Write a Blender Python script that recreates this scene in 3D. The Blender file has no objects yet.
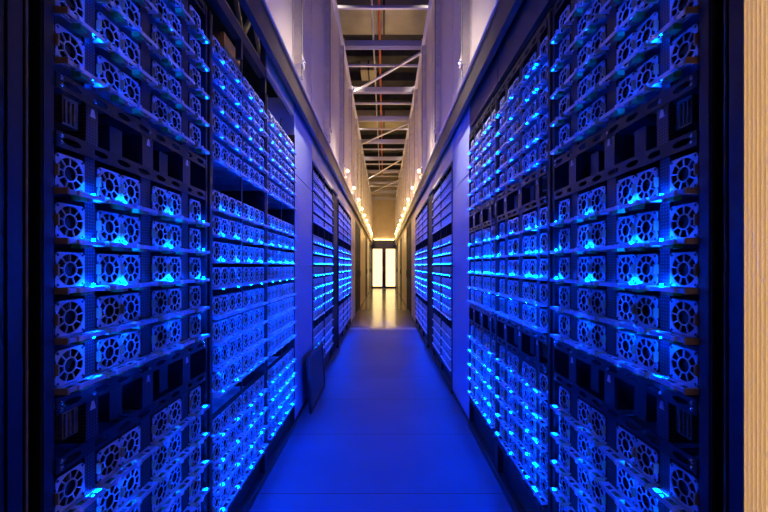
import bpy, bmesh, math, random
from mathutils import Vector, Matrix

S = bpy.context.scene
COL = S.collection
R = random.Random(7)

# ------------------------------------------------------------------ camera
AL, AR, H, F = 0.75, 0.716, 1.34, 370.0      # rack faces left / right, eye height, focal length in pixels
cam = bpy.data.cameras.new('camera')
cam.sensor_width = 36.0
cam.lens = 36.0 * F / 768.0
cam.shift_y = 10.0 / 768.0
cam.clip_start = 0.02
co = bpy.data.objects.new('camera', cam)
COL.objects.link(co)
co.location = (0, 0, H)
co.rotation_euler = (math.pi / 2, 0, 0)
S.camera = co

# ------------------------------------------------------------------ world, exposure, lamps out of frame
W = bpy.data.worlds.new('world')
S.world = W
W.use_nodes = True
W.node_tree.nodes['Background'].inputs[0].default_value = (0.02, 0.03, 0.08, 1)
W.node_tree.nodes['Background'].inputs[1].default_value = 0.04
vs = S.view_settings
vs.view_transform = 'Standard'
vs.look = 'None'
vs.exposure = 0.0
vs.gamma = 1.0
vs.use_curve_mapping = False

LED_POWER = 2100.0
HIGHBAY = 36.0
TUBE_FAR = 220.0
TUBE_POWER = 32.0
BULB_POWER = 30.0
DOOR_POWER = 2.6


def area(name, loc, rot, size, energy, color):
    l = bpy.data.lights.new(name, 'AREA')
    l.shape = 'RECTANGLE'
    l.size, l.size_y = size
    l.energy = energy
    l.color = color
    o = bpy.data.objects.new(name, l)
    COL.objects.link(o)
    o.location = loc
    o.rotation_euler = rot
    return o


# the warm lamp of the cross aisle behind the camera
area('cross_aisle_lamp', (0, -2.6, 3.3), (math.radians(55), 0, 0), (1.2, 0.3), 2.2, (1.0, 0.55, 0.2))
# the warm lamp of the next aisle, behind the ribbed sheet at the right edge
area('next_aisle_lamp', (1.0, 0.70, 1.34), (0, math.radians(90), 0), (2.6, 0.06), 7.5, (1.0, 0.66, 0.3))


# ------------------------------------------------------------------ materials
def mat(name, col, rough=0.5, metal=0.0, spec=0.5, noise=0.0, scale=20.0, coat=0.0):
    m = bpy.data.materials.new(name)
    m.use_nodes = True
    nt = m.node_tree
    b = nt.nodes['Principled BSDF']
    b.inputs['Base Color'].default_value = (*col, 1)
    b.inputs['Roughness'].default_value = rough
    b.inputs['Metallic'].default_value = metal
    b.inputs['Specular IOR Level'].default_value = spec
    b.inputs['Coat Weight'].default_value = coat
    if noise:
        tc = nt.nodes.new('ShaderNodeTexCoord')
        n = nt.nodes.new('ShaderNodeTexNoise')
        n.inputs['Scale'].default_value = scale
        n.inputs['Detail'].default_value = 5
        nt.links.new(tc.outputs['Object'], n.inputs['Vector'])
        r = nt.nodes.new('ShaderNodeValToRGB')
        r.color_ramp.elements[0].position = 0.3
        r.color_ramp.elements[1].position = 0.7
        r.color_ramp.elements[0].color = (*[c * (1 - noise) for c in col], 1)
        r.color_ramp.elements[1].color = (*[min(1, c * (1 + noise)) for c in col], 1)
        nt.links.new(n.outputs['Fac'], r.inputs['Fac'])
        nt.links.new(r.outputs['Color'], b.inputs['Base Color'])
    return m


def emit(name, col, power):
    m = bpy.data.materials.new(name)
    m.use_nodes = True
    nt = m.node_tree
    nt.nodes.remove(nt.nodes['Principled BSDF'])
    e = nt.nodes.new('ShaderNodeEmission')
    e.inputs[0].default_value = (*col, 1)
    e.inputs[1].default_value = power
    nt.links.new(e.outputs[0], nt.nodes['Material Output'].inputs[0])
    return m


def perforated(name, base, lit_dot, pitch, rad):
    m = mat(name, base, 0.45)
    nt = m.node_tree
    b = nt.nodes['Principled BSDF']
    tc = nt.nodes.new('ShaderNodeTexCoord')
    sc = nt.nodes.new('ShaderNodeVectorMath'); sc.operation = 'SCALE'
    sc.inputs['Scale'].default_value = 1.0 / pitch
    fr = nt.nodes.new('ShaderNodeVectorMath'); fr.operation = 'FRACTION'
    sb = nt.nodes.new('ShaderNodeVectorMath'); sb.operation = 'SUBTRACT'
    sb.inputs[1].default_value = (0.5, 0.5, 0.5)
    ml = nt.nodes.new('ShaderNodeVectorMath'); ml.operation = 'MULTIPLY'
    ml.inputs[1].default_value = (0, 1, 1)
    ln = nt.nodes.new('ShaderNodeVectorMath'); ln.operation = 'LENGTH'
    lt = nt.nodes.new('ShaderNodeMath'); lt.operation = 'LESS_THAN'
    lt.inputs[1].default_value = rad / pitch
    mx = nt.nodes.new('ShaderNodeMix'); mx.data_type = 'RGBA'
    mx.inputs['A'].default_value = (*base, 1)
    mx.inputs['B'].default_value = (*lit_dot, 1)  # paler dots put light leaking through the holes into the colour
    L = nt.links.new
    L(tc.outputs['Object'], sc.inputs[0]); L(sc.outputs[0], fr.inputs[0]); L(fr.outputs[0], sb.inputs[0])
    L(sb.outputs[0], ml.inputs[0]); L(ml.outputs[0], ln.inputs[0]); L(ln.outputs['Value'], lt.inputs[0])
    L(lt.outputs[0], mx.inputs['Factor']); L(mx.outputs['Result'], b.inputs['Base Color'])
    return m


def floor_mat():
    m = mat('polished_concrete', (0.3, 0.3, 0.3), 0.3, 0, 0.08)
    nt = m.node_tree
    b = nt.nodes['Principled BSDF']
    L = nt.links.new
    tc = nt.nodes.new('ShaderNodeTexCoord')
    n = nt.nodes.new('ShaderNodeTexNoise')
    n.inputs['Scale'].default_value = 0.9
    n.inputs['Detail'].default_value = 3
    n.inputs['Roughness'].default_value = 0.5
    L(tc.outputs['Object'], n.inputs['Vector'])
    r = nt.nodes.new('ShaderNodeValToRGB')
    r.color_ramp.elements[0].position = 0.3
    r.color_ramp.elements[1].position = 0.72
    r.color_ramp.elements[0].color = (0.06, 0.095, 0.15, 1)  # blue LED cast tinted into the neutral concrete
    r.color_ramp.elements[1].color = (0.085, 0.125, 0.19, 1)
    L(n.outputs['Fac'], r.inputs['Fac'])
    # saw-cut joints across the aisle
    sp = nt.nodes.new('ShaderNodeSeparateXYZ')
    L(tc.outputs['Object'], sp.inputs[0])
    md = nt.nodes.new('ShaderNodeMath'); md.operation = 'PINGPONG'
    md.inputs[1].default_value = 0.385
    ad = nt.nodes.new('ShaderNodeMath'); ad.operation = 'ADD'
    ad.inputs[1].default_value = 20.0 - 0.62
    L(sp.outputs['Y'], ad.inputs[0]); L(ad.outputs[0], md.inputs[0])
    lt = nt.nodes.new('ShaderNodeMath'); lt.operation = 'LESS_THAN'
    lt.inputs[1].default_value = 0.004
    L(md.outputs[0], lt.inputs[0])
    mx = nt.nodes.new('ShaderNodeMix'); mx.data_type = 'RGBA'
    mx.inputs['B'].default_value = (0.06, 0.06, 0.06, 1)
    L(r.outputs['Color'], mx.inputs['A']); L(lt.outputs[0], mx.inputs['Factor'])
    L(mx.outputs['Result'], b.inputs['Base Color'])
    # past the racks glossier, with the warm glow put into the colour; matt in front
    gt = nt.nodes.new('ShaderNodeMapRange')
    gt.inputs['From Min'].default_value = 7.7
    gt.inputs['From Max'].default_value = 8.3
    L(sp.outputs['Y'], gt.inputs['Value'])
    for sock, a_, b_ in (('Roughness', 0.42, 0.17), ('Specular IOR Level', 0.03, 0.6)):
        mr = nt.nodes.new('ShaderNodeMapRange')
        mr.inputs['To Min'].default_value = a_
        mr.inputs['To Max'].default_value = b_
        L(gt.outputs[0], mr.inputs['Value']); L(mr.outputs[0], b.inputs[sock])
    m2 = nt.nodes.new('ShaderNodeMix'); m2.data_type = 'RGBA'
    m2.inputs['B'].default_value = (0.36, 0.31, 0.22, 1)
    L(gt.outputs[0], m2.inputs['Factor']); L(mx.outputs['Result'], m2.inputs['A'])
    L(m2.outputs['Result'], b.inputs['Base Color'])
    return m


def sheet_mat(name, col, ribs, trans=0.5, rough=0.35, depth=0.002):
    """translucent ribbed plastic"""
    m = mat(name, col, rough)
    nt = m.node_tree
    b = nt.nodes['Principled BSDF']
    L = nt.links.new
    out = nt.nodes['Material Output']
    t = nt.nodes.new('ShaderNodeBsdfTranslucent')
    t.inputs[0].default_value = (*col, 1)
    mx = nt.nodes.new('ShaderNodeMixShader')
    mx.inputs[0].default_value = trans
    L(b.outputs[0], mx.inputs[1]); L(t.outputs[0], mx.inputs[2]); L(mx.outputs[0], out.inputs[0])
    tc = nt.nodes.new('ShaderNodeTexCoord')
    w = nt.nodes.new('ShaderNodeTexWave')
    w.wave_type = 'BANDS'; w.bands_direction = 'Y'
    w.inputs['Scale'].default_value = ribs
    L(tc.outputs['Object'], w.inputs['Vector'])
    bp = nt.nodes.new('ShaderNodeBump')
    bp.inputs['Strength'].default_value = 0.5
    bp.inputs['Distance'].default_value = depth
    L(w.outputs['Fac'], bp.inputs['Height'])
    L(bp.outputs[0], b.inputs['Normal'])
    return m


MT = {
    'guard': mat('fan_guard_plastic', (0.52, 0.53, 0.56), 0.38),
    'steel': mat('zinc_steel', (0.62, 0.63, 0.66), 0.33, 0.35, noise=0.12, scale=60),
    'rotor': mat('black_plastic', (0.012, 0.012, 0.014), 0.35),
    'rack': mat('black_powder_coat', (0.02, 0.02, 0.023), 0.42, 0.2, noise=0.15, scale=35),
    'inner': mat('rack_interior_black', (0.012, 0.012, 0.015), 0.6),
    'rail': mat('dark_zinc', (0.024, 0.024, 0.028), 0.4, 0.5),
    'perf': perforated('perforated_dark_steel', (0.014, 0.014, 0.018), (0.09, 0.095, 0.12), 0.0085, 0.0019),
    'module': mat('module_black', (0.022, 0.022, 0.026), 0.5),
    'clip': mat('warm_lit_plastic', (0.62, 0.4, 0.18), 0.45),  # tan carries the warm lamp light on lugs and lip ends
    'green': mat('green_connector', (0.05, 0.42, 0.09), 0.4),
    'white': mat('white_plastic', (0.8, 0.8, 0.8), 0.4),
    'screw': mat('bright_zinc', (0.85, 0.85, 0.88), 0.25, 0.8),
    'board': mat('circuit_board', (0.2, 0.14, 0.07), 0.5, noise=0.3, scale=90),
    'brown': mat('kraft_brown', (0.38, 0.24, 0.09), 0.6, noise=0.2, scale=14),
    'cab': mat('blue_lit_cabinet_paint', (0.34, 0.40, 0.62), 0.45, 0.0, 0.15, noise=0.05, scale=3),  # bluish paint, with some of the blue LED light put into its colour
    'tan': mat('warm_lit_beige_metal', (0.76, 0.62, 0.36), 0.45, 0.0, noise=0.06, scale=4),  # beige, yellowed to hold warm lamp light in the colour
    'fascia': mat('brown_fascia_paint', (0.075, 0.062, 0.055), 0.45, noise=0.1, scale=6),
    'beam': mat('dark_bronze_beam', (0.07, 0.06, 0.05), 0.4, 0.3, noise=0.15, scale=9),
    'post': mat('galvanised_strut', (0.66, 0.62, 0.56), 0.4, 0.3, noise=0.12, scale=18),
    'strut': mat('ceiling_strut', (0.55, 0.53, 0.6), 0.45, 0.3),
    'red': mat('red_pipe_paint', (0.6, 0.1, 0.03), 0.4),
    'roof': mat('roof_deck', (0.045, 0.04, 0.038), 0.7, noise=0.3, scale=5),
    'duct': mat('beige_duct', (0.4, 0.35, 0.2), 0.5, noise=0.12, scale=3),
    'cream': mat('cream_wall_paint', (0.7, 0.58, 0.36), 0.6, noise=0.06, scale=3),
    'black': mat('black_gloss', (0.018, 0.018, 0.02), 0.25),
    'matte': mat('matte_black_door', (0.012, 0.012, 0.013), 0.6, spec=0.15),
    'boardface': mat('dark_filler_panel', (0.06, 0.06, 0.07), 0.5),
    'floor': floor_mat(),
    'sheet': sheet_mat('frosted_containment_sheet', (0.62, 0.55, 0.49), 14, 0.06, 0.3),
    'rib': sheet_mat('ribbed_polycarbonate', (0.75, 0.62, 0.42), 40, 0.55, 0.15, 0.004),
    'led': emit('blue_led', (0.0, 0.045, 1.0), LED_POWER),
    'led_dim': emit('dim_blue_led', (0.0, 0.045, 1.0), LED_POWER * 0.26),
    'led_far': emit('distant_blue_led', (0.0, 0.045, 1.0), LED_POWER * 0.62),
    'tube': emit('warm_tube', (1.0, 0.62, 0.28), TUBE_POWER),
    'tube_far': emit('bright_warm_tube', (1.0, 0.64, 0.26), TUBE_FAR),
    'bulb': emit('warm_bulb', (1.0, 0.66, 0.3), BULB_POWER),
    'bulb_far': emit('bright_warm_bulb', (1.0, 0.62, 0.2), BULB_POWER * 7.0),
    'glass': emit('lit_door_pane', (1.0, 0.68, 0.29), DOOR_POWER),
}


# ------------------------------------------------------------------ mesh helpers (x grows towards the aisle on the left side)
class MB:
    def __init__(self):
        self.bm = bmesh.new()
        self.mi = 0

    def face(self, pts):
        f = self.bm.faces.new([self.bm.verts.new(p) for p in pts])
        f.material_index = self.mi

    def hexa(self, p):
        v = [self.bm.verts.new(q) for q in p]
        for i in ((0, 3, 2, 1), (4, 5, 6, 7), (0, 1, 5, 4), (1, 2, 6, 5), (2, 3, 7, 6), (3, 0, 4, 7)):
            f = self.bm.faces.new([v[k] for k in i])
            f.material_index = self.mi

    def box(self, x0, x1, y0, y1, z0, z1):
        self.hexa([(x0, y0, z0), (x1, y0, z0), (x1, y1, z0), (x0, y1, z0),
                   (x0, y0, z1), (x1, y0, z1), (x1, y1, z1), (x0, y1, z1)])
        return self

    def bar(self, a, b, w, h, up=(0, 0, 1)):
        a, b = Vector(a), Vector(b)
        d = (b - a).normalized()
        s = d.cross(Vector(up)).normalized() * (w / 2)
        u = s.cross(d).normalized() * (h / 2)
        self.hexa([a - s - u, a + s - u, a + s + u, a - s + u, b - s - u, b + s - u, b + s + u, b - s + u])
        return self

    def loft(self, rings, caps=True):
        rv = [[self.bm.verts.new(p) for p in r] for r in rings]
        n = len(rings[0])
        for a, b in zip(rv[:-1], rv[1:]):
            for i in range(n):
                f = self.bm.faces.new((a[i], a[(i + 1) % n], b[(i + 1) % n], b[i]))
                f.material_index = self.mi
        if caps:
            for r, flip in ((rv[0], True), (rv[-1], False)):
                f = self.bm.faces.new(list(reversed(r)) if flip else r)
                f.material_index = self.mi
        return self

    def tube(self, a, b, r, n=10):
        a, b = Vector(a), Vector(b)
        d = (b - a).normalized()
        u = d.orthogonal().normalized()
        v = d.cross(u)
        ring = lambda c: [c + (u * math.cos(t) + v * math.sin(t)) * r for t in [2 * math.pi * i / n for i in range(n)]]
        return self.loft([ring(a), ring(b)])

    def dome(self, c, r, h, n=8):
        """screw head, bulging to +x"""
        c = Vector(c)
        ring = lambda rr, x: [c + Vector((x, rr * math.cos(2 * math.pi * i / n), rr * math.sin(2 * math.pi * i / n))) for i in range(n)]
        return self.loft([ring(r, 0), ring(r * .95, h * .5), ring(r * .55, h)])

    def plate(self, outer, inner, x0, x1):
        """plate in the YZ plane with one hole; outer and inner have matched (y, z) points"""
        n = len(outer)
        V = lambda pts, x: [self.bm.verts.new((x, p[0], p[1])) for p in pts]
        of, inf, ob, ib = V(outer, x1), V(inner, x1), V(outer, x0), V(inner, x0)
        for i in range(n):
            j = (i + 1) % n
            for q in ((of[i], of[j], inf[j], inf[i]), (ob[j], ob[i], ib[i], ib[j]),
                      (of[j], of[i], ob[i], ob[j]), (inf[i], inf[j], ib[j], ib[i])):
                f = self.bm.faces.new(q)
                f.material_index = self.mi
        return self

    def mesh(self, name, mats, side=-1, bevel=0):
        bm = self.bm
        if bevel:
            bmesh.ops.bevel(bm, geom=[e for e in bm.edges], offset=bevel, segments=1, affect='EDGES', clamp_overlap=True)
        if side > 0:
            for v in bm.verts:
                v.co.x = -v.co.x
        bmesh.ops.recalc_face_normals(bm, faces=bm.faces)
        me = bpy.data.meshes.new(name)
        bm.to_mesh(me)
        bm.free()
        for m in (mats if isinstance(mats, (list, tuple)) else [mats]):
            me.materials.append(MT[m])
        return me


def link(name, me, parent=None, loc=(0, 0, 0)):
    o = bpy.data.objects.new(name, me)
    COL.objects.link(o)
    o.location = loc
    if parent:
        o.parent = parent
    return o


def obj(name, mb, m, parent=None, loc=(0, 0, 0), side=-1, bevel=0):
    return link(name, mb.mesh(name, m, side, bevel), parent, loc)


def tag(o, label, cat, group=None, kind=None):
    if label:
        o['label'] = label
    if cat:
        o['category'] = cat
    if group:
        o['group'] = group
    if kind:
        o['kind'] = kind
    return o


def empty(name, loc, label, cat, group=None):
    return tag(link(name, None, None, loc), label, cat, group)


def struct(name, mb, m, loc=(0, 0, 0), side=-1):
    return tag(obj(name, mb, m, None, loc, side), None, None, None, 'structure')


def face_x(side):
    return -AL if side < 0 else AR


SIDE = {-1: 'left', 1: 'right'}
ORD = ['first', 'second', 'third', 'fourth', 'fifth', 'sixth', 'seventh', 'eighth', 'ninth', 'tenth',
       'eleventh', 'twelfth', 'thirteenth', 'fourteenth', 'fifteenth']

# ------------------------------------------------------------------ the setting
YE = 22.6
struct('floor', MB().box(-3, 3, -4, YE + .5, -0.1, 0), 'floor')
roof = MB().box(-3, 3, -4, YE + .5, 7.3, 7.4)
for k in range(17):
    y = 0.6 + k * 1.35
    roof.box(-3, 3, y, y + .09, 7.05, 7.3)
struct('ceiling', roof, 'roof')
end = MB()
end.box(-1.6, 1.6, YE, YE + .12, 2.5, 7.3)
end.box(-1.6, -.76, YE, YE + .12, 0, 2.5).box(.74, 1.6, YE, YE + .12, 0, 2.5)
struct('wall_back', end, 'cream')
for s in (-1, 1):
    a = abs(face_x(s))
    w = MB().box(.01, .02, 0.35, YE, 2.845, 5.15)
    struct('wall_' + SIDE[s], w, 'sheet', (face_x(s), 0, 0), s)
    g = MB()
    for k in range(29):
        y = .62 + .775 * k
        g.box(.0205, .0265, y, y + .02, 2.86, 5.09)
    struct('trim_%d' % (1 if s < 0 else 2), g, 'post', (face_x(s), 0, 0), s)

# far double door
frame = MB()
frame.box(-.80, .80, YE - .14, YE, 2.47, 2.93)
frame.box(-.80, -.725, YE - .12, YE, 0, 2.47).box(.725, .80, YE - .12, YE, 0, 2.47)
struct('trim_3', frame, 'black')
for i, s in enumerate((-1, 1)):
    x0, x1 = sorted((s * .005, s * .725))
    leaf = MB()
    leaf.box(x0, x1, YE - .08, YE - .03, 0.01, .10).box(x0, x1, YE - .08, YE - .03, 2.38, 2.47)
    st = .11
    if s < 0:
        leaf.box(x1 - st, x1, YE - .08, YE - .03, .10, 2.38).box(x0, x0 + .045, YE - .08, YE - .03, .10, 2.38)
    else:
        leaf.box(x0, x0 + st, YE - .08, YE - .03, .10, 2.38).box(x1 - .045, x1, YE - .08, YE - .03, .10, 2.38)
    d = struct('door_%d' % (i + 1), leaf, 'black')
    obj('door_pane', MB().box(x0 + .046, x1 - .046, YE - .06, YE - .05, .10, 2.38), 'glass', d)
    hx = s * .07
    obj('door_handle', MB().tube((hx, YE - .13, .95), (hx, YE - .13, 1.35), .012)
        .tube((hx, YE - .13, 1.0), (hx, YE - .08, 1.0), .008).tube((hx, YE - .13, 1.3), (hx, YE - .08, 1.3), .008), 'screw', d)


# ------------------------------------------------------------------ racks
def slotted(y0, y1, z0, h, x0, x1):
    m = MB()
    n = max(1, round((y1 - y0) / .088))
    w = (y1 - y0) / n
    zc = z0 + h / 2
    N = 24
    for k in range(n):
        yc = y0 + (k + .5) * w
        outer, inner = [], []
        for i in range(N):
            t = 2 * math.pi * (i + .5) / N
            c, s_ = math.cos(t), math.sin(t)
            # superposed: rectangle outline and a stadium slot
            q = max(abs(c) / (w / 2), abs(s_) / (h / 2))
            # spread the samples more evenly on the long sides
            outer.append((yc + c / q, zc + s_ / q))
            L_, r_ = w * .2, h * .22
            yy = max(-L_, min(L_, c / q * .55))
            inner.append((yc + yy + (r_ * c if abs(yy) >= L_ - 1e-6 else 0), zc + r_ * (s_ if abs(yy) >= L_ - 1e-6 else math.copysign(1, s_))))
        m.plate(outer, inner, x0, x1)
    return m


STD_ROWS = {'upper': [1.856 + .1143 * k for k in (4, 3, 2, 1, 0)],
            'middle': [1.560 - .1143 * k for k in range(5)],
            'lower': [.810 - .1143 * k for k in range(5)]}
ALT_ROWS = {'upper': [1.856 + .1143 * k for k in (4, 3, 2, 1, 0)],
            'middle': [1.635 - .1143 * k for k in range(4)] + [1.160 - .1143 * k for k in range(4)],
            'lower': [.620 - .1143 * k for k in range(4)]}
STD_COLS = [(.002, 1, .118), (.129, 2, .215), (.359, 2, .215), (.589, 1, .105)]
ALT_COLS = [(.002, 2, .168), (.174, 2, .168), (.358, 2, .168), (.530, 2, .168)]
STD_MUL = [(.0935, .127), (.310, .357), (.540, .587)]
ALT_MUL = [(.348, .357)]


def make_rack(side, s0, label, near, alt, group='open server racks along the aisle'):
    """an open rack frame whose bays start at depth s0; local y=0 at s0"""
    r = empty('server_rack', (face_x(side), s0, 0), label, 'server rack', group)
    P = lambda name, mb, m, **k: obj(name, mb, m, r, side=side, **k)
    gaps = [(1.765, 1.632), (1.018, .883)] if not alt else [(1.775, 1.700), (.735, .655)]
    zt = 2.43
    for y0, y1 in ((-.034, -.002), (.704, .724)):
        m = MB().box(-.06, .004, y0, y1, 0.02, zt)
        m.box(.004, .007, y0 + .004, y0 + .010, .25, zt)
        P('post', m, 'rack')
    P('back_panel', MB().box(-.52, -.5, -.03, .72, .02, 2.37 if alt else zt), 'inner')
    P('side_panel', MB().box(-.5, -.06, -.034, -.030, .02, 2.37 if alt else zt), 'inner')
    P('side_panel', MB().box(-.5, -.06, .720, .724, .02, 2.37 if alt else zt), 'inner')
    P('top_panel', MB().box(-.5, -.18, -.03, .72, 2.37, 2.382) if alt else MB().box(-.5, -.0, -.03, .72, zt, zt + .012), 'rack')
    b = MB().box(-.5, -.03, -.03, .72, .03, .20)
    P('base', b, 'inner')
    P('kick_strip', MB().box(-.03, .012, -.034, .724, 0.0, .045), 'rack')
    for zc in ([.19] if alt else [zt - .03, .245]) + ([] if alt else [z for g in gaps for z in g]):
        if near:
            P('slotted_rail', slotted(0, .702, zc - .018, .036, .0045, .0075), 'rail')
        else:
            P('slotted_rail', MB().box(.0045, .0075, 0, .702, zc - .018, zc + .018), 'rail')
    for y0, y1 in (ALT_MUL if alt else STD_MUL):
        P('mullion', MB().box(-.012, -.004, y0, y1, .21, zt), 'perf')
        if not near:
            continue
        for zu, zl in gaps:
            if zu - zl > .1:
                P('power_module', MB().box(-.10, .003, y0 - .004, y1 + .002, zl + .012, zu - .02), 'perf')
                yc = (y0 + y1) / 2
                if side > 0 or True:
                    t = MB().loft([[(x, yc - .009, zu - .045), (x, yc + .009, zu - .045), (x, yc + .0035, zu - .024), (x, yc - .0035, zu - .024)] for x in (.003, .0045)])
                    tag(P('warning_mark', t, 'white'), 'small white triangular mark', None)
                P('screw', MB().dome((.0075, yc, zu - .004), .0055, .004), 'screw')
    if near:
        for g in ([] if alt else gaps):
            for zc in g:
                for y in (.012, .690):
                    for dz in (-.0075, .0075):
                        P('screw', MB().dome((.0075, y, zc + dz), .0052, .004), 'screw')
        if not alt:
            for zu, zl in gaps:
                tag(P('cable_block', MB().box(-.09, -.01, .035, .082, zl + .045, zu - .02)
                      .box(-.01, -.006, .04, .044, zl + .05, zu - .03).box(-.01, -.006, .052, .056, zl + .05, zu - .03)
                      .box(-.01, -.006, .064, .068, zl + .05, zu - .03), 'board'), 'brown cable block', None)
                for y in (.20, .43):
                    P('power_module', MB().box(-.2, -.02, y, y + .05, zl + .02, zu - .03), 'module')
    return r


# ------------------------------------------------------------------ servers
PITCH, HALF, RH = .085, .0415, .0374


def guard_mesh(side, solid):
    m = MB()
    N = 32
    outer, inner = [], []
    for i in range(N):
        t = 2 * math.pi * (i + .5) / N
        c, s_ = math.cos(t), math.sin(t)
        q = max(abs(c), abs(s_))
        y, z = c / q * HALF, s_ / q * HALF
        if y < -HALF + 1e-5 and abs(z) < .018:
            y += .0035                                 # notch for the latch
        outer.append((y, z))
        inner.append((c * RH, s_ * RH))
    m.plate(outer, inner, -.003, 0)
    # inner ring and nine spokes
    m.plate([(.0198 * math.cos(2 * math.pi * i / 20), .0198 * math.sin(2 * math.pi * i / 20)) for i in range(20)],
            [(.0170 * math.cos(2 * math.pi * i / 20), .0170 * math.sin(2 * math.pi * i / 20)) for i in range(20)], -.003, 0.0005)
    for k in range(9):
        t = 2 * math.pi * (k + .25) / 9
        c, s_ = math.cos(t), math.sin(t)
        w = .0014
        p = []
        for x in (-.003, 0.0):
            for rr, sg in ((.018, -1), (RH + .0008, -1), (RH + .0008, 1), (.018, 1)):
                ww = w * (1.15 if rr > .02 else 1)
                p.append((x, rr * c - sg * ww * s_, rr * s_ + sg * ww * c))
        m.hexa(p)
    # square duct behind
    m.mi = 1
    for y0, y1, z0, z1 in ((-HALF, -HALF + .002, -HALF, HALF), (HALF - .002, HALF, -HALF, HALF),
                           (-HALF, HALF, -HALF, -HALF + .002), (-HALF, HALF, HALF - .002, HALF)):
        m.box(-.036, -.003, y0, y1, z0, z1)
    # corner holes
    for y in (-1, 1):
        for z in (-1, 1):
            n = 8
            cc = Vector((0.0004, y * (HALF - .0065), z * (HALF - .0065)))
            ring = lambda x, rr: [cc + Vector((x, rr * math.cos(2 * math.pi * i / n), rr * math.sin(2 * math.pi * i / n))) for i in range(n)]
            m.loft([ring(-.001, .0036), ring(0, .0036)])
    if solid:
        rotor_geo(m)
    return m.mesh('fan_guard', ['guard', 'rotor'], side)


def rotor_geo(m):
    m.tube((-.03, 0, 0), (-.010, 0, 0), .0125, 14)
    for k in range(7):
        t0 = 2 * math.pi * k / 7
        p = []
        for t, x in ((t0, -.013), (t0 + .75, -.026)):
            for rr in (.012, .034):
                p.append((x, rr * math.cos(t + (rr - .012) * 9), rr * math.sin(t + (rr - .012) * 9)))
        q = [p[0], p[1], p[3], p[2]]
        m.hexa([Vector(v) for v in q] + [Vector(v) - Vector((.0012, 0, 0)) for v in q])
    m.box(-.0365, -.034, -HALF + .002, HALF - .002, -HALF + .002, HALF - .002)


def tray_mesh(side, ln):
    m = MB()
    lf = min(ln - .006, .006 + (.083 if ln < .16 else .168))     # the shelf runs on in front of the upright strip
    m.box(-.30, .0, .003, lf, .004, .006)                # tray floor
    m.box(-.30, -.038, .003, .0045, .006, .022).box(-.30, -.038, lf - .0015, lf, .006, .022)
    m.box(.0, .007, .002, ln - .002, .006, .0085).box(.024, .0275, .002, ln - .002, .006, .0085)   # projecting open shelf
    na = max(2, round(ln / .042))
    for k in range(na + 1):
        ya = .0045 + (ln - .009) * k / na
        if 0 < k < na:
            m.box(.007, .024, ya - (.006 if k % 2 else .003), ya + (.006 if k % 2 else .003), .006, .0085)
    m.box(.0275, .030, .002, ln - .002, -.002, .0085)            # turned-down front lip
    m.box(.0, .0275, .002, .0045, -.003, .0085).box(.0, .0275, ln - .0045, ln - .002, -.003, .0085)
    return m.mesh('tray', 'steel', side)


_cache = {}


def cached(key, fn):
    if key not in _cache:
        _cache[key] = fn()
    return _cache[key]


def part_meshes(side):
    def latch(): return MB().box(-.002, .010, -.0035, .0005, -.013, .013).mesh('latch', 'clip', side)
    def tab(): return MB().box(.001, .032, -.002, .0035, -.004, .011).mesh('pull_tab', 'clip', side)
    def port(): return MB().box(.0295, .036, -.006, .006, -.002, .009).mesh('network_port', 'white', side)
    def conn(): return MB().box(.002, .024, -.010, .010, -.011, .003).mesh('connector', 'green', side)
    def plug(): return MB().box(.004, .022, -.008, .008, -.010, .003).mesh('power_plug', 'board', side)
    def led(): return MB().box(.009, .014, -.0025, .0025, -.0025, .0035).mesh('led', 'led', side)
    def led_dim(): return MB().box(.009, .014, -.0025, .0025, -.0025, .0035).mesh('led_dim', 'led_dim', side)
    def rotor():
        m = MB(); rotor_geo(m); return m.mesh('rotor', 'rotor', side)
    out = {}
    for k, f in dict(latch=latch, tab=tab, port=port, conn=conn, plug=plug, led=led, led_dim=led_dim, rotor=rotor).items():
        out[k] = cached((k, side), f)
    out['guard'] = cached(('guard', side), lambda: guard_mesh(side, False))
    out['fan'] = cached(('fan', side), lambda: guard_mesh(side, True))
    return out


def make_server(side, n, ln, full, over):
    pm = part_meshes(side)
    root = link('server', None)
    link('tray', cached(('tray', side, ln), lambda: tray_mesh(side, ln)), root)
    for k in range(n):
        yc = .004 + HALF + k * PITCH
        if full:
            f = link('fan', pm['guard'], root, (0, yc, .052))
            link('rotor', pm['rotor'], f)
            link('network_port', pm['port'], root, (0, yc - .012, 0))
            link('connector', pm['conn'], root, (0, yc + .010, 0))
            link('power_plug', pm['plug'], root, (0, yc + .031, 0))
        else:
            link('fan', pm['fan'], root, (0, yc, .052))
            if k == 0:
                link('network_port', pm['port'], root, (0, yc + .02, 0))
        if full or k == 0:
            link('latch', pm['latch'], root, (0, yc - HALF, .052))
    if full:
        link('pull_tab', pm['tab'], root, (0, .002, 0))
    link('led', pm['led_dim' if over == 2 else 'led'], root, (0, ln - .018 if n == 1 else .004 + HALF + PITCH / 2, .0115 if over else -.0045))
    return root


def copy_tree(o, parent=None):
    c = o.copy()
    COL.objects.link(c)
    if parent:
        c.parent = parent
    for ch in o.children:
        copy_tree(ch, c)
    return c


_proto = {}
NUM = {1: 'one-fan', 2: 'two-fan'}
RACKN = ['nearest', 'second', 'third']
POS = ['at the near end', 'second along', 'third along', 'at the far end']


def in_frame(x, y0, y1, z):
    """nothing of a server more than about 45 px outside the frame is needed"""
    for y in (y0, y1):
        v = 266 - F * (z - H) / y
        if -45 < v < 512 + 45:
            return True
    return False


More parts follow.
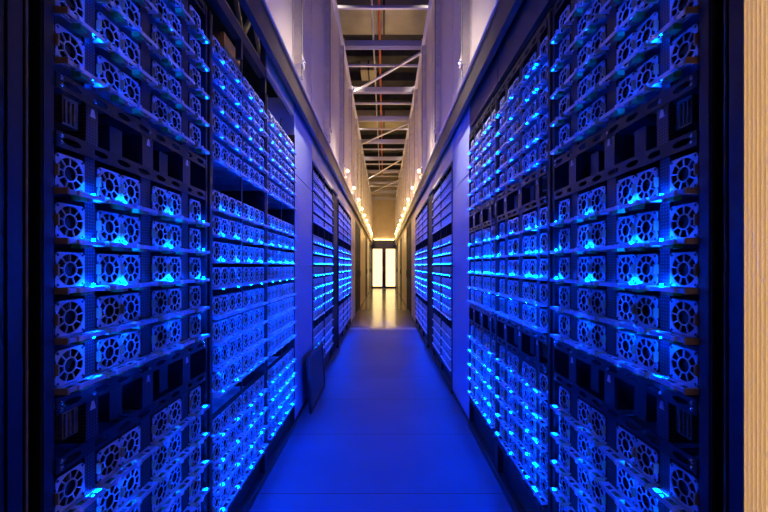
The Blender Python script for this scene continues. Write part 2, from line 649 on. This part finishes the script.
count = 0
for side in (-1, 1):
    for ri, s0 in enumerate((.838, 1.612, 2.372)):
        alt = side < 0 and ri > 0
        make_rack(side, s0, '%s black open server rack on the %s side of the aisle' % (RACKN[ri], SIDE[side]), True, alt)
        rows, cols = (ALT_ROWS, ALT_COLS) if alt else (STD_ROWS, STD_COLS)
        for bank, zs in rows.items():
            for k, zc in enumerate(zs):
                for c, (cy, n, ln) in enumerate(cols):
                    if not in_frame(face_x(side), s0 + cy, s0 + cy + ln, zc):
                        continue
                    key = (side, n, ln, ri == 0, 2 if bank == 'upper' else int(zc > 1.30))
                    first = key not in _proto
                    if first:
                        _proto[key] = make_server(*key)
                    o = _proto[key] if first else copy_tree(_proto[key])
                    o.location = (face_x(side), s0 + cy, zc - .052)
                    tag(o, '%s server %s, %s row of %s bank, %s rack on the %s' % (NUM[n], POS[c], ORD[k], bank, RACKN[ri], SIDE[side]),
                        'server', 'servers in the %s rack on the %s' % (RACKN[ri], SIDE[side]))
                    count += 1
print('servers', count)

# farther racks: frames as things, their hundreds of small servers as one uncountable object
far = MB()


def far_fan(x, s, yc, zc):
    n = 8
    X = lambda v: x - s * v
    outer, inner, r1, r0 = [], [], [], []
    for i in range(n):
        t = 2 * math.pi * (i + .5) / n
        c, q_ = math.cos(t), math.sin(t)
        q = max(abs(c), abs(q_))
        outer.append((yc + c / q * HALF, zc + q_ / q * HALF)); inner.append((yc + c * RH, zc + q_ * RH))
        r1.append((yc + c * .019, zc + q_ * .019)); r0.append((yc + c * .0145, zc + q_ * .0145))
    far.mi = 0
    xa, xb = sorted((X(-.003), X(0)))
    far.plate(outer, inner, xa, xb)
    far.plate(r1, r0, xa, xb)
    for k in range(4):
        t = math.pi * k / 2 + .4
        c, q_ = math.cos(t), math.sin(t)
        w = .0018
        far.face([(X(0), yc + rr * c - g * w * q_, zc + rr * q_ + g * w * c) for rr, g in ((.018, -1), (RH, -1), (RH, 1), (.018, 1))])
    far.mi = 1
    far.face([(X(-.012), yc - HALF, zc - HALF), (X(-.012), yc + HALF, zc - HALF), (X(-.012), yc + HALF, zc + HALF), (X(-.012), yc - HALF, zc + HALF)])


FAR = [(3.905, 'fourth'), (4.665, 'fifth'), (6.09, 'sixth'), (6.85, 'seventh'), (7.61, 'eighth')]
for side in (-1, 1):
    for s0, nm in FAR:
        make_rack(side, s0, '%s black open server rack from the camera on the %s side' % (nm, SIDE[side]), False, True)
        x = face_x(side)
        for bank, zs in ALT_ROWS.items():
            for zc in zs:
                for cy, n, ln in ALT_COLS:
                    for k in range(n):
                        far_fan(x, side, s0 + cy + .004 + HALF + k * PITCH, zc)
                    far.mi = 2
                    xa, xb = sorted((x, x - side * .022))
                    far.box(xa, xb, s0 + cy + .002, s0 + cy + ln - .002, zc - .0515, zc - .0435)
                    far.mi = 3
                    xa, xb = sorted((x - side * .009, x - side * .014))
                    for yy in (ln - .018 if n == 1 else .088,):
                        far.box(xa, xb, s0 + cy + yy - .0025, s0 + cy + yy + .0025, *((zc - .0433, zc - .0385) if zc > 1.30 else (zc - .059, zc - .0545)))
tag(obj('distant_servers', far, ['guard', 'rotor', 'steel', 'led_far']),
    'hundreds of tiny blue-lit fan servers filling the farther racks on both sides', 'servers', None, 'stuff')


# ------------------------------------------------------------------ cabinets and panels of the aisle
def both(fn):
    for s in (-1, 1):
        fn(s)


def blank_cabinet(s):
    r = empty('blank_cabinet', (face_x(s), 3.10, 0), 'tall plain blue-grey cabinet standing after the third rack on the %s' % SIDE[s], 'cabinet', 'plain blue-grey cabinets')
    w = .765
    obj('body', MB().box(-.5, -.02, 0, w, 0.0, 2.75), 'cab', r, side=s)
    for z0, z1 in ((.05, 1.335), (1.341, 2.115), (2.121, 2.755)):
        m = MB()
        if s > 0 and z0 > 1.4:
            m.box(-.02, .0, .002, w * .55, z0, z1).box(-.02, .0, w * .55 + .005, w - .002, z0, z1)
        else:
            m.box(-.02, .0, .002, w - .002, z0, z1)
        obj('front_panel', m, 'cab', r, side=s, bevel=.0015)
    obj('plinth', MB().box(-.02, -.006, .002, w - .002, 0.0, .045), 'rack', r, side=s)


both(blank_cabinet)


def dark_cabinet(s, y0, y1, label, zt=2.45):
    r = empty('equipment_cabinet', (face_x(s), y0, 0), label, 'cabinet', 'closed black cabinets')
    L = y1 - y0
    obj('body', MB().box(-.5, -.03, 0, L, 0, zt), 'rack', r, side=s)
    n = max(1, round(L / .62))
    for k in range(n):
        d = obj('door', MB().box(-.03, -.006, k * L / n + .004, (k + 1) * L / n - .004, .06, zt - .02), 'matte', r, side=s)
        obj('handle', MB().box(-.006, .008, (k + 1) * L / n - .06, (k + 1) * L / n - .04, 1.0, 1.2), 'rail', d, side=s)
        obj('vent', MB().box(-.006, -.003, k * L / n + .1, (k + 1) * L / n - .1, 1.5, 2.2), 'inner', d, side=s)


def beige_panel(s, y0, y1, label):
    r = empty('beige_panel', (face_x(s), y0, 0), label, 'panel', 'beige closing panels')
    L = y1 - y0
    n = max(1, round(L / .8))
    for k in range(n):
        obj('sheet', MB().box(-.04, -.004, k * L / n + .002, (k + 1) * L / n - .002, .05, 2.75), 'tan', r, side=s)
    obj('plinth', MB().box(-.04, -.012, 0, L, 0, .05), 'rack', r, side=s)


for s in (-1, 1):
    sd = SIDE[s]
    dark_cabinet(s, 5.43, 6.04, 'closed black cabinet between the fifth and sixth racks on the %s' % sd)
    beige_panel(s, 8.36, 9.7, 'warm beige closing panel just past the eighth rack on the %s' % sd)
    dark_cabinet(s, 9.72, 11.8, 'row of black cabinet doors past the first beige panel on the %s' % sd, 2.55)
    beige_panel(s, 11.82, 15.0, 'long warm beige panel between two black cabinets on the %s' % sd)
    dark_cabinet(s, 15.02, 16.4, 'farther black cabinet before the last beige panel on the %s' % sd, 2.55)
    beige_panel(s, 16.42, 19.0, 'last warm beige panel before the glazed doors on the %s' % sd)
    dark_cabinet(s, 19.02, 22.4, 'black cabinets standing against the end doors on the %s' % sd, 2.55)

    # header beam and the fascia panels below it
    m = MB().box(.03, .06, .35, YE - .16, 2.65, 2.845)
    m.box(-.03, .03, .35, YE - .16, 2.765, 2.80).box(.06, .068, .35, YE - .16, 2.65, 2.658)
    m.box(.052, .06, .35, YE - .16, 2.845, 2.858)
    b = tag(obj('header_beam', m, 'beam', None, (face_x(s), 0, 0), s), 'long dark bronze beam over the racks on the %s' % sd, 'beam', 'header beams')
    m = MB().tube((.071, .4, 2.838), (.071, YE - .3, 2.838), .009, 8)
    tag(obj('conduit', m, 'post', None, (face_x(s), 0, 0), s), 'thin grey conduit along the dark beam on the %s' % sd, 'pipe', 'conduits')

    spans = [(3.88, 5.42, 2.46), (5.43, 6.04, 2.5), (6.05, 8.34, 2.46), (9.72, 11.8, 2.57), (15.02, 16.4, 2.57), (19.02, 22.4, 2.57)]
    nmz = ['fourth and fifth racks', 'first closed black cabinet', 'sixth to eighth racks', 'row of black cabinet doors', 'farther black cabinet', 'last black cabinets']
    for (y0, y1, z0), nm in zip(spans, nmz):
        tag(obj('fascia_panel', MB().box(-.03, -.006, y0, y1, z0, 2.76), 'tan', None, (face_x(s), 0, 0), s),
            'warm beige fascia above the %s on the %s' % (nm, sd), 'panel', 'beige fascias')

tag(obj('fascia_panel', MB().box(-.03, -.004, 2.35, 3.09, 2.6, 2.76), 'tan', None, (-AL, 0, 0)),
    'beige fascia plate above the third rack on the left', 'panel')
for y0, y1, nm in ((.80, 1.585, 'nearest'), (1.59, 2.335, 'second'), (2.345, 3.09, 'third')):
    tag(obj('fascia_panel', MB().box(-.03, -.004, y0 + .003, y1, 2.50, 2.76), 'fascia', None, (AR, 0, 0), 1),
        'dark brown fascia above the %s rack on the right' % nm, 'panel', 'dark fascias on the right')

# left: open space over the racks with a rail, struts, a ladder truss and two cartons behind
tag(obj('cross_rail', MB().box(-.04, .0, .8, 2.35, 2.53, 2.59), 'beam', None, (-AL, 0, 0)),
    'bronze rail running above the open rack tops on the left', 'rail')
for y, nm in ((1.955, 'nearer'), (2.345, 'farther')):
    tag(obj('strut', MB().box(-.03, .0, y - .012, y + .012, 2.432, 2.53 if y < 2.3 else 2.76), 'beam', None, (-AL, 0, 0)),
        '%s short strut carrying the bronze rail above the left racks' % nm, 'strut', 'rail struts')
t = MB()
t.bar((-.22, 1.9, 2.93), (-.22, 3.6, 2.93), .03, .03).bar((-.22, 1.9, 3.2), (-.22, 3.6, 3.2), .03, .03)
for k in range(8):
    y = 1.95 + k * .2
    t.bar((-.22, y + (0 if k % 2 else .18), 2.93), (-.22, y + (.18 if k % 2 else 0), 3.2), .024, .024)
tag(obj('ladder_truss', t, 'post', None, (-AL, 0, 0)), 'pale ladder truss seen behind the beam at upper left', 'truss')
for y0, y1, nm, zz in ((2.2, 2.46, 'nearer', .35), (2.76, 3.0, 'farther', .21)):
    m = MB().box(-.45 if zz > .3 else -.38, -.2, y0, y1, 2.383, 2.383 + zz)
    r = tag(obj('carton', m, 'brown', None, (-AL, 0, 0)), '%s brown carton standing on a rack top at the left' % nm, 'box', 'brown cartons')
    obj('tape', MB().box(-.2, -.199, y0, y1, 2.383 + zz * .5, 2.383 + zz * .62), 'tan', r)

# leaning filler panel
pr = empty('spare_panel', (-.69, 3.37, 0), 'black framed blank panel leaning against the plain cabinet on the left', 'panel')
lean = math.atan2(.03, .5)
fr = MB()
for y0, y1, z0, z1 in ((0, .77, 0, .035), (0, .77, .475, .51), (0, .04, .035, .475), (.73, .77, .035, .475)):
    fr.box(-.02, .004, y0, y1, z0, z1)
obj('frame', fr, 'black', pr)
obj('panel', MB().box(-.016, -.002, .04, .73, .035, .475), 'boardface', pr)
pr.rotation_euler = (0, -lean, 0)
pr.location = (-.656, 3.35, .002)

# ------------------------------------------------------------------ near ends of the rows
for s in (-1, 1):
    sd = SIDE[s]
    r = empty('door_frame', (face_x(s), 0, 0), 'dark upright frame beside the nearest rack at the %s edge' % sd, 'frame', 'aisle end frames')
    obj('upright', MB().box(-.05, .0, .737, .768, 0, 2.765), 'rack', r, side=s)
    tag(obj('seal_strip', MB().tube((-.006, .782, .02), (-.006, .782, 2.76), .003, 8), 'brown', r, side=s), 'brown rubber seal', None)
    obj('back_strip', MB().box(-.06, -.04, .768, .80, 0, 2.765), 'inner', r, side=s)
m = MB()
n = 8
for k in range(n):
    y0 = .669 + k * .0083
    ring = [(-.014, y0), (.0, y0 + .0004), (.0022, y0 + .0022), (.003, y0 + .0041), (.0022, y0 + .006), (.0, y0 + .0079), (-.014, y0 + .0083)]
    pts0 = [(x, y, .02) for x, y in ring]
    pts1 = [(x, y, 2.76) for x, y in ring]
    for i in range(1, 5):
        m.face([pts0[i], pts0[i + 1], pts1[i + 1], pts1[i]])
m2 = m
tag(obj('ribbed_sheet', m2, 'rib', None, (AR, 0, 0), 1), 'ribbed translucent plastic sheet glowing amber at the right edge', 'panel')
tag(obj('end_panel', MB().box(-.03, -.002, .33, .732, 0, 2.76), 'rack', None, (-AL, 0, 0)), 'dark end panel at the extreme left edge', 'panel')

for y0, y1 in ((.33, .667),):  # added out of view to limit warm lamp light spilling into the aisle
    tag(obj('end_panel', MB().box(-.03, -.002, y0, y1, 0, 2.76), 'rack', None, (AR, 0, 0), 1), 'added dark light-blocking panel beside the ribbed amber sheet on the right', 'panel')
tag(obj('light_block', MB().box(-.52, -.50, .735, .765, 0, 2.76).box(-.50, -.06, .740, .755, 0, 2.76), 'inner', None, (AR, 0, 0), 1), 'added black light block behind the upright frame at the right edge', 'panel')  # added, unseen: keeps the lamp behind the sheet out of the rack
tag(obj('light_block', MB().box(-.52, -.03, .65, .66, 0, 2.76), 'inner', None, (AR, 0, 0), 1), 'added black light block behind the ribbed amber sheet', 'panel')  # added, unseen: shuts in the lamp behind the sheet

# ------------------------------------------------------------------ containment uprights, lamps
PY = [1.45, 3.0, 4.55, 6.1, 7.6, 9.1, 10.6, 12.1, 13.6, 15.1, 16.6, 18.1, 19.6, 21.1]
for s in (-1, 1):
    sd = SIDE[s]
    for i, y in enumerate(PY[1:]):
        r = empty('upright', (face_x(s) - s * .056, y, 2.859), '%s upright from the camera against the frosted sheets on the %s' % (ORD[i], sd), 'post', 'containment uprights')
        obj('post', MB().box(-.033, .03, -.03, .03, 0, 2.1), 'post', r, side=s)
        obj('slot_channel', MB().box(.03, .033, -.03, -.016, 0, 2.1).box(.03, .033, .016, .03, 0, 2.1), 'beam', r, side=s)
        b = MB().box(-.03, .042, -.04, .04, .10, .17)
        obj('foot_bracket', b, 'post', r, side=s)
        obj('bolt', MB().dome((.042, -.022, .135), .009, .008), 'screw', r, side=s)
        obj('bolt', MB().dome((.042, .022, .135), .009, .008), 'screw', r, side=s)
    # tube lamps lying in the channel on top of the beam
    for i, y in enumerate(PY[:-1]):
        r = empty('tube_lamp', (face_x(s) - s * .056, y + .12, 2.846), 'slim warm tube lamp in %s bay on top of the %s beam' % (ORD[i], sd), 'lamp', 'tube lamps on the beams')
        obj('tube', MB().tube((-.02, .05, .012), (-.02, 1.2, .012), .006, 8), 'tube' if i < 3 else 'tube_far', r, side=s)
    # bulkhead lamps past the racks
    y, i = 6.85, 0
    while y < 21.5:
        r = empty('bulkhead_lamp', (face_x(s) - s * .056, y, 3.10), '%s small glowing warm lamp above the beam on the %s' % (ORD[i], sd), 'lamp', 'glowing lamps above the beams')
        obj('bracket', MB().box(-.033, .0, -.03, .03, -.11, .04), 'post', r, side=s)
        obj('bulb', MB().loft([[(x, rr * math.cos(t), .0 + rr * math.sin(t)) for t in [2 * math.pi * k / 10 for k in range(10)]] for x, rr in ((.0, .02), (.012, .028), (.03, .024), (.04, .01))]), 'bulb' if y < 9 else 'bulb_far', r, side=s)
        y += 1.5
        i += 1

# ------------------------------------------------------------------ overhead steelwork
ZC = 5.1
for s in (-1, 1):
    m = MB().box(.025, .05, 2.0, YE - .1, ZC, ZC + .10).box(.05, .075, 2.0, YE - .1, ZC, ZC + .012)
    tag(obj('side_rail', m, 'strut', None, (face_x(s), 0, 0), s), 'long steel rail along the top of the frosted sheets on the %s' % SIDE[s], 'rail', 'top rails')
CY = [4.75, 5.56, 6.42, 7.17, 8.08, 8.84, 9.63, 10.5, 11.4, 12.3, 13.2, 14.1, 15.0, 16.0, 17.0, 18.0, 19.0, 20.0, 21.0]
ORD2 = ORD + ['sixteenth', 'seventeenth', 'eighteenth', 'nineteenth', 'twentieth']
for i, y in enumerate(CY):
    heavy = i % 2 == 0
    z = ZC + (.104 if not heavy else .02)
    r = empty('cross_strut', (0, y, z), '%s steel strut from the camera spanning the aisle overhead' % ORD2[i], 'strut', 'overhead cross struts')
    x0, x1 = -AL + .052, AR - .052
    if heavy:
        obj('channel', MB().box(x0, x1, -.05, .05, .10, .108).box(x0, x1, -.05, -.042, .0, .10).box(x0, x1, .042, .05, 0, .10), 'strut', r)
        obj('end_plate', MB().box(x0, x0 + .02, -.07, .07, -.004, .12), 'strut', r)
        obj('end_plate', MB().box(x1 - .02, x1, -.07, .07, -.004, .12), 'strut', r)
    else:
        obj('channel', MB().box(x0, x1, -.02, .02, .0, .04), 'strut', r)
for (ya, yb), nm in zip(((6.5, 8.0), (9.7, 11.35), (12.9, 15.9), (16.1, 18.9)), ('nearest', 'second', 'third', 'farthest')):
    m = MB().bar((AR - .07, ya, ZC - .02), (-AL + .07, yb, ZC - .02), .045, .03)
    tag(obj('diagonal_brace', m, 'strut'), '%s diagonal brace between the overhead struts' % nm, 'brace', 'diagonal braces')
tag(obj('sprinkler_pipe', MB().tube((-.093, 3, 6.25), (-.093, 20, 6.25), .026, 12), 'red'), 'red sprinkler pipe running along the roof', 'pipe')
tag(obj('conduit', MB().tube((-.24, 3, 6.45), (-.24, 20, 6.45), .022, 10), 'strut'), 'grey conduit beside the red pipe under the roof', 'pipe')
for x0, x1, y0, y1, z0, z1, lb in ((-1.1, 1.1, 7.35, 8.25, 6.5, 6.9, 'wide beige duct crossing above the nearest struts'),
                                   (-.62, -.2, 9.75, 10.3, 6.5, 6.75, 'small beige duct box left of the red pipe'),
                                   (-1.1, 1.1, 13.2, 13.9, 6.5, 6.9, 'farther beige duct crossing under the roof')):
    r = tag(obj('duct', MB().box(x0, x1, y0, y1, z0, z1), 'duct'), lb, 'duct', 'ducts under the roof')
    obj('flange', MB().box((x0 + x1) / 2 - .02, (x0 + x1) / 2 + .02, y0 - .02, y1 + .02, z0 - .02, z1), 'rack', r)

# high-bay lamps of the hall, beyond the tops of the frosted sheets
for s in (-1, 1):
    for i in range(8):
        y = 2.9 + 2.5 * i
        r = empty('high_bay_lamp', (s * 1.5, y, 6.8), '%s round hall lamp under the roof beyond the frosted sheets on the %s' % (ORD[i], SIDE[s]), 'lamp', 'high bay lamps')
        h = obj('shade', MB().loft([[(rr * math.cos(t), rr * math.sin(t), z) for t in [2 * math.pi * k / 16 for k in range(16)]] for z, rr in ((.0, .2), (.02, .195), (.14, .13), (.2, .06))]), 'rail', r)
        h.rotation_euler = (0, s * math.radians(22), 0)
        obj('stem', MB().tube((s * .06, 0, .14), (s * .06, 0, .5), .015, 8), 'rail', r)
        l = bpy.data.lights.new('high_bay_light', 'AREA')
        l.shape = 'DISK'; l.size = .3; l.spread = math.radians(22); l.energy = HIGHBAY; l.color = (1.0, 0.84, 0.68)
        lo = bpy.data.objects.new('high_bay_light', l)
        COL.objects.link(lo); lo.parent = h; lo.location = (0, 0, -.01)

# warm strip added on the door header to brighten the end wall
r = empty('tube_lamp', (0, YE - .10, 2.932), 'added warm strip lamp brightening the wall over the end doors', 'lamp')
obj('tube', MB().tube((-.6, 0, .014), (.6, 0, .014), .01, 8), 'tube', r)
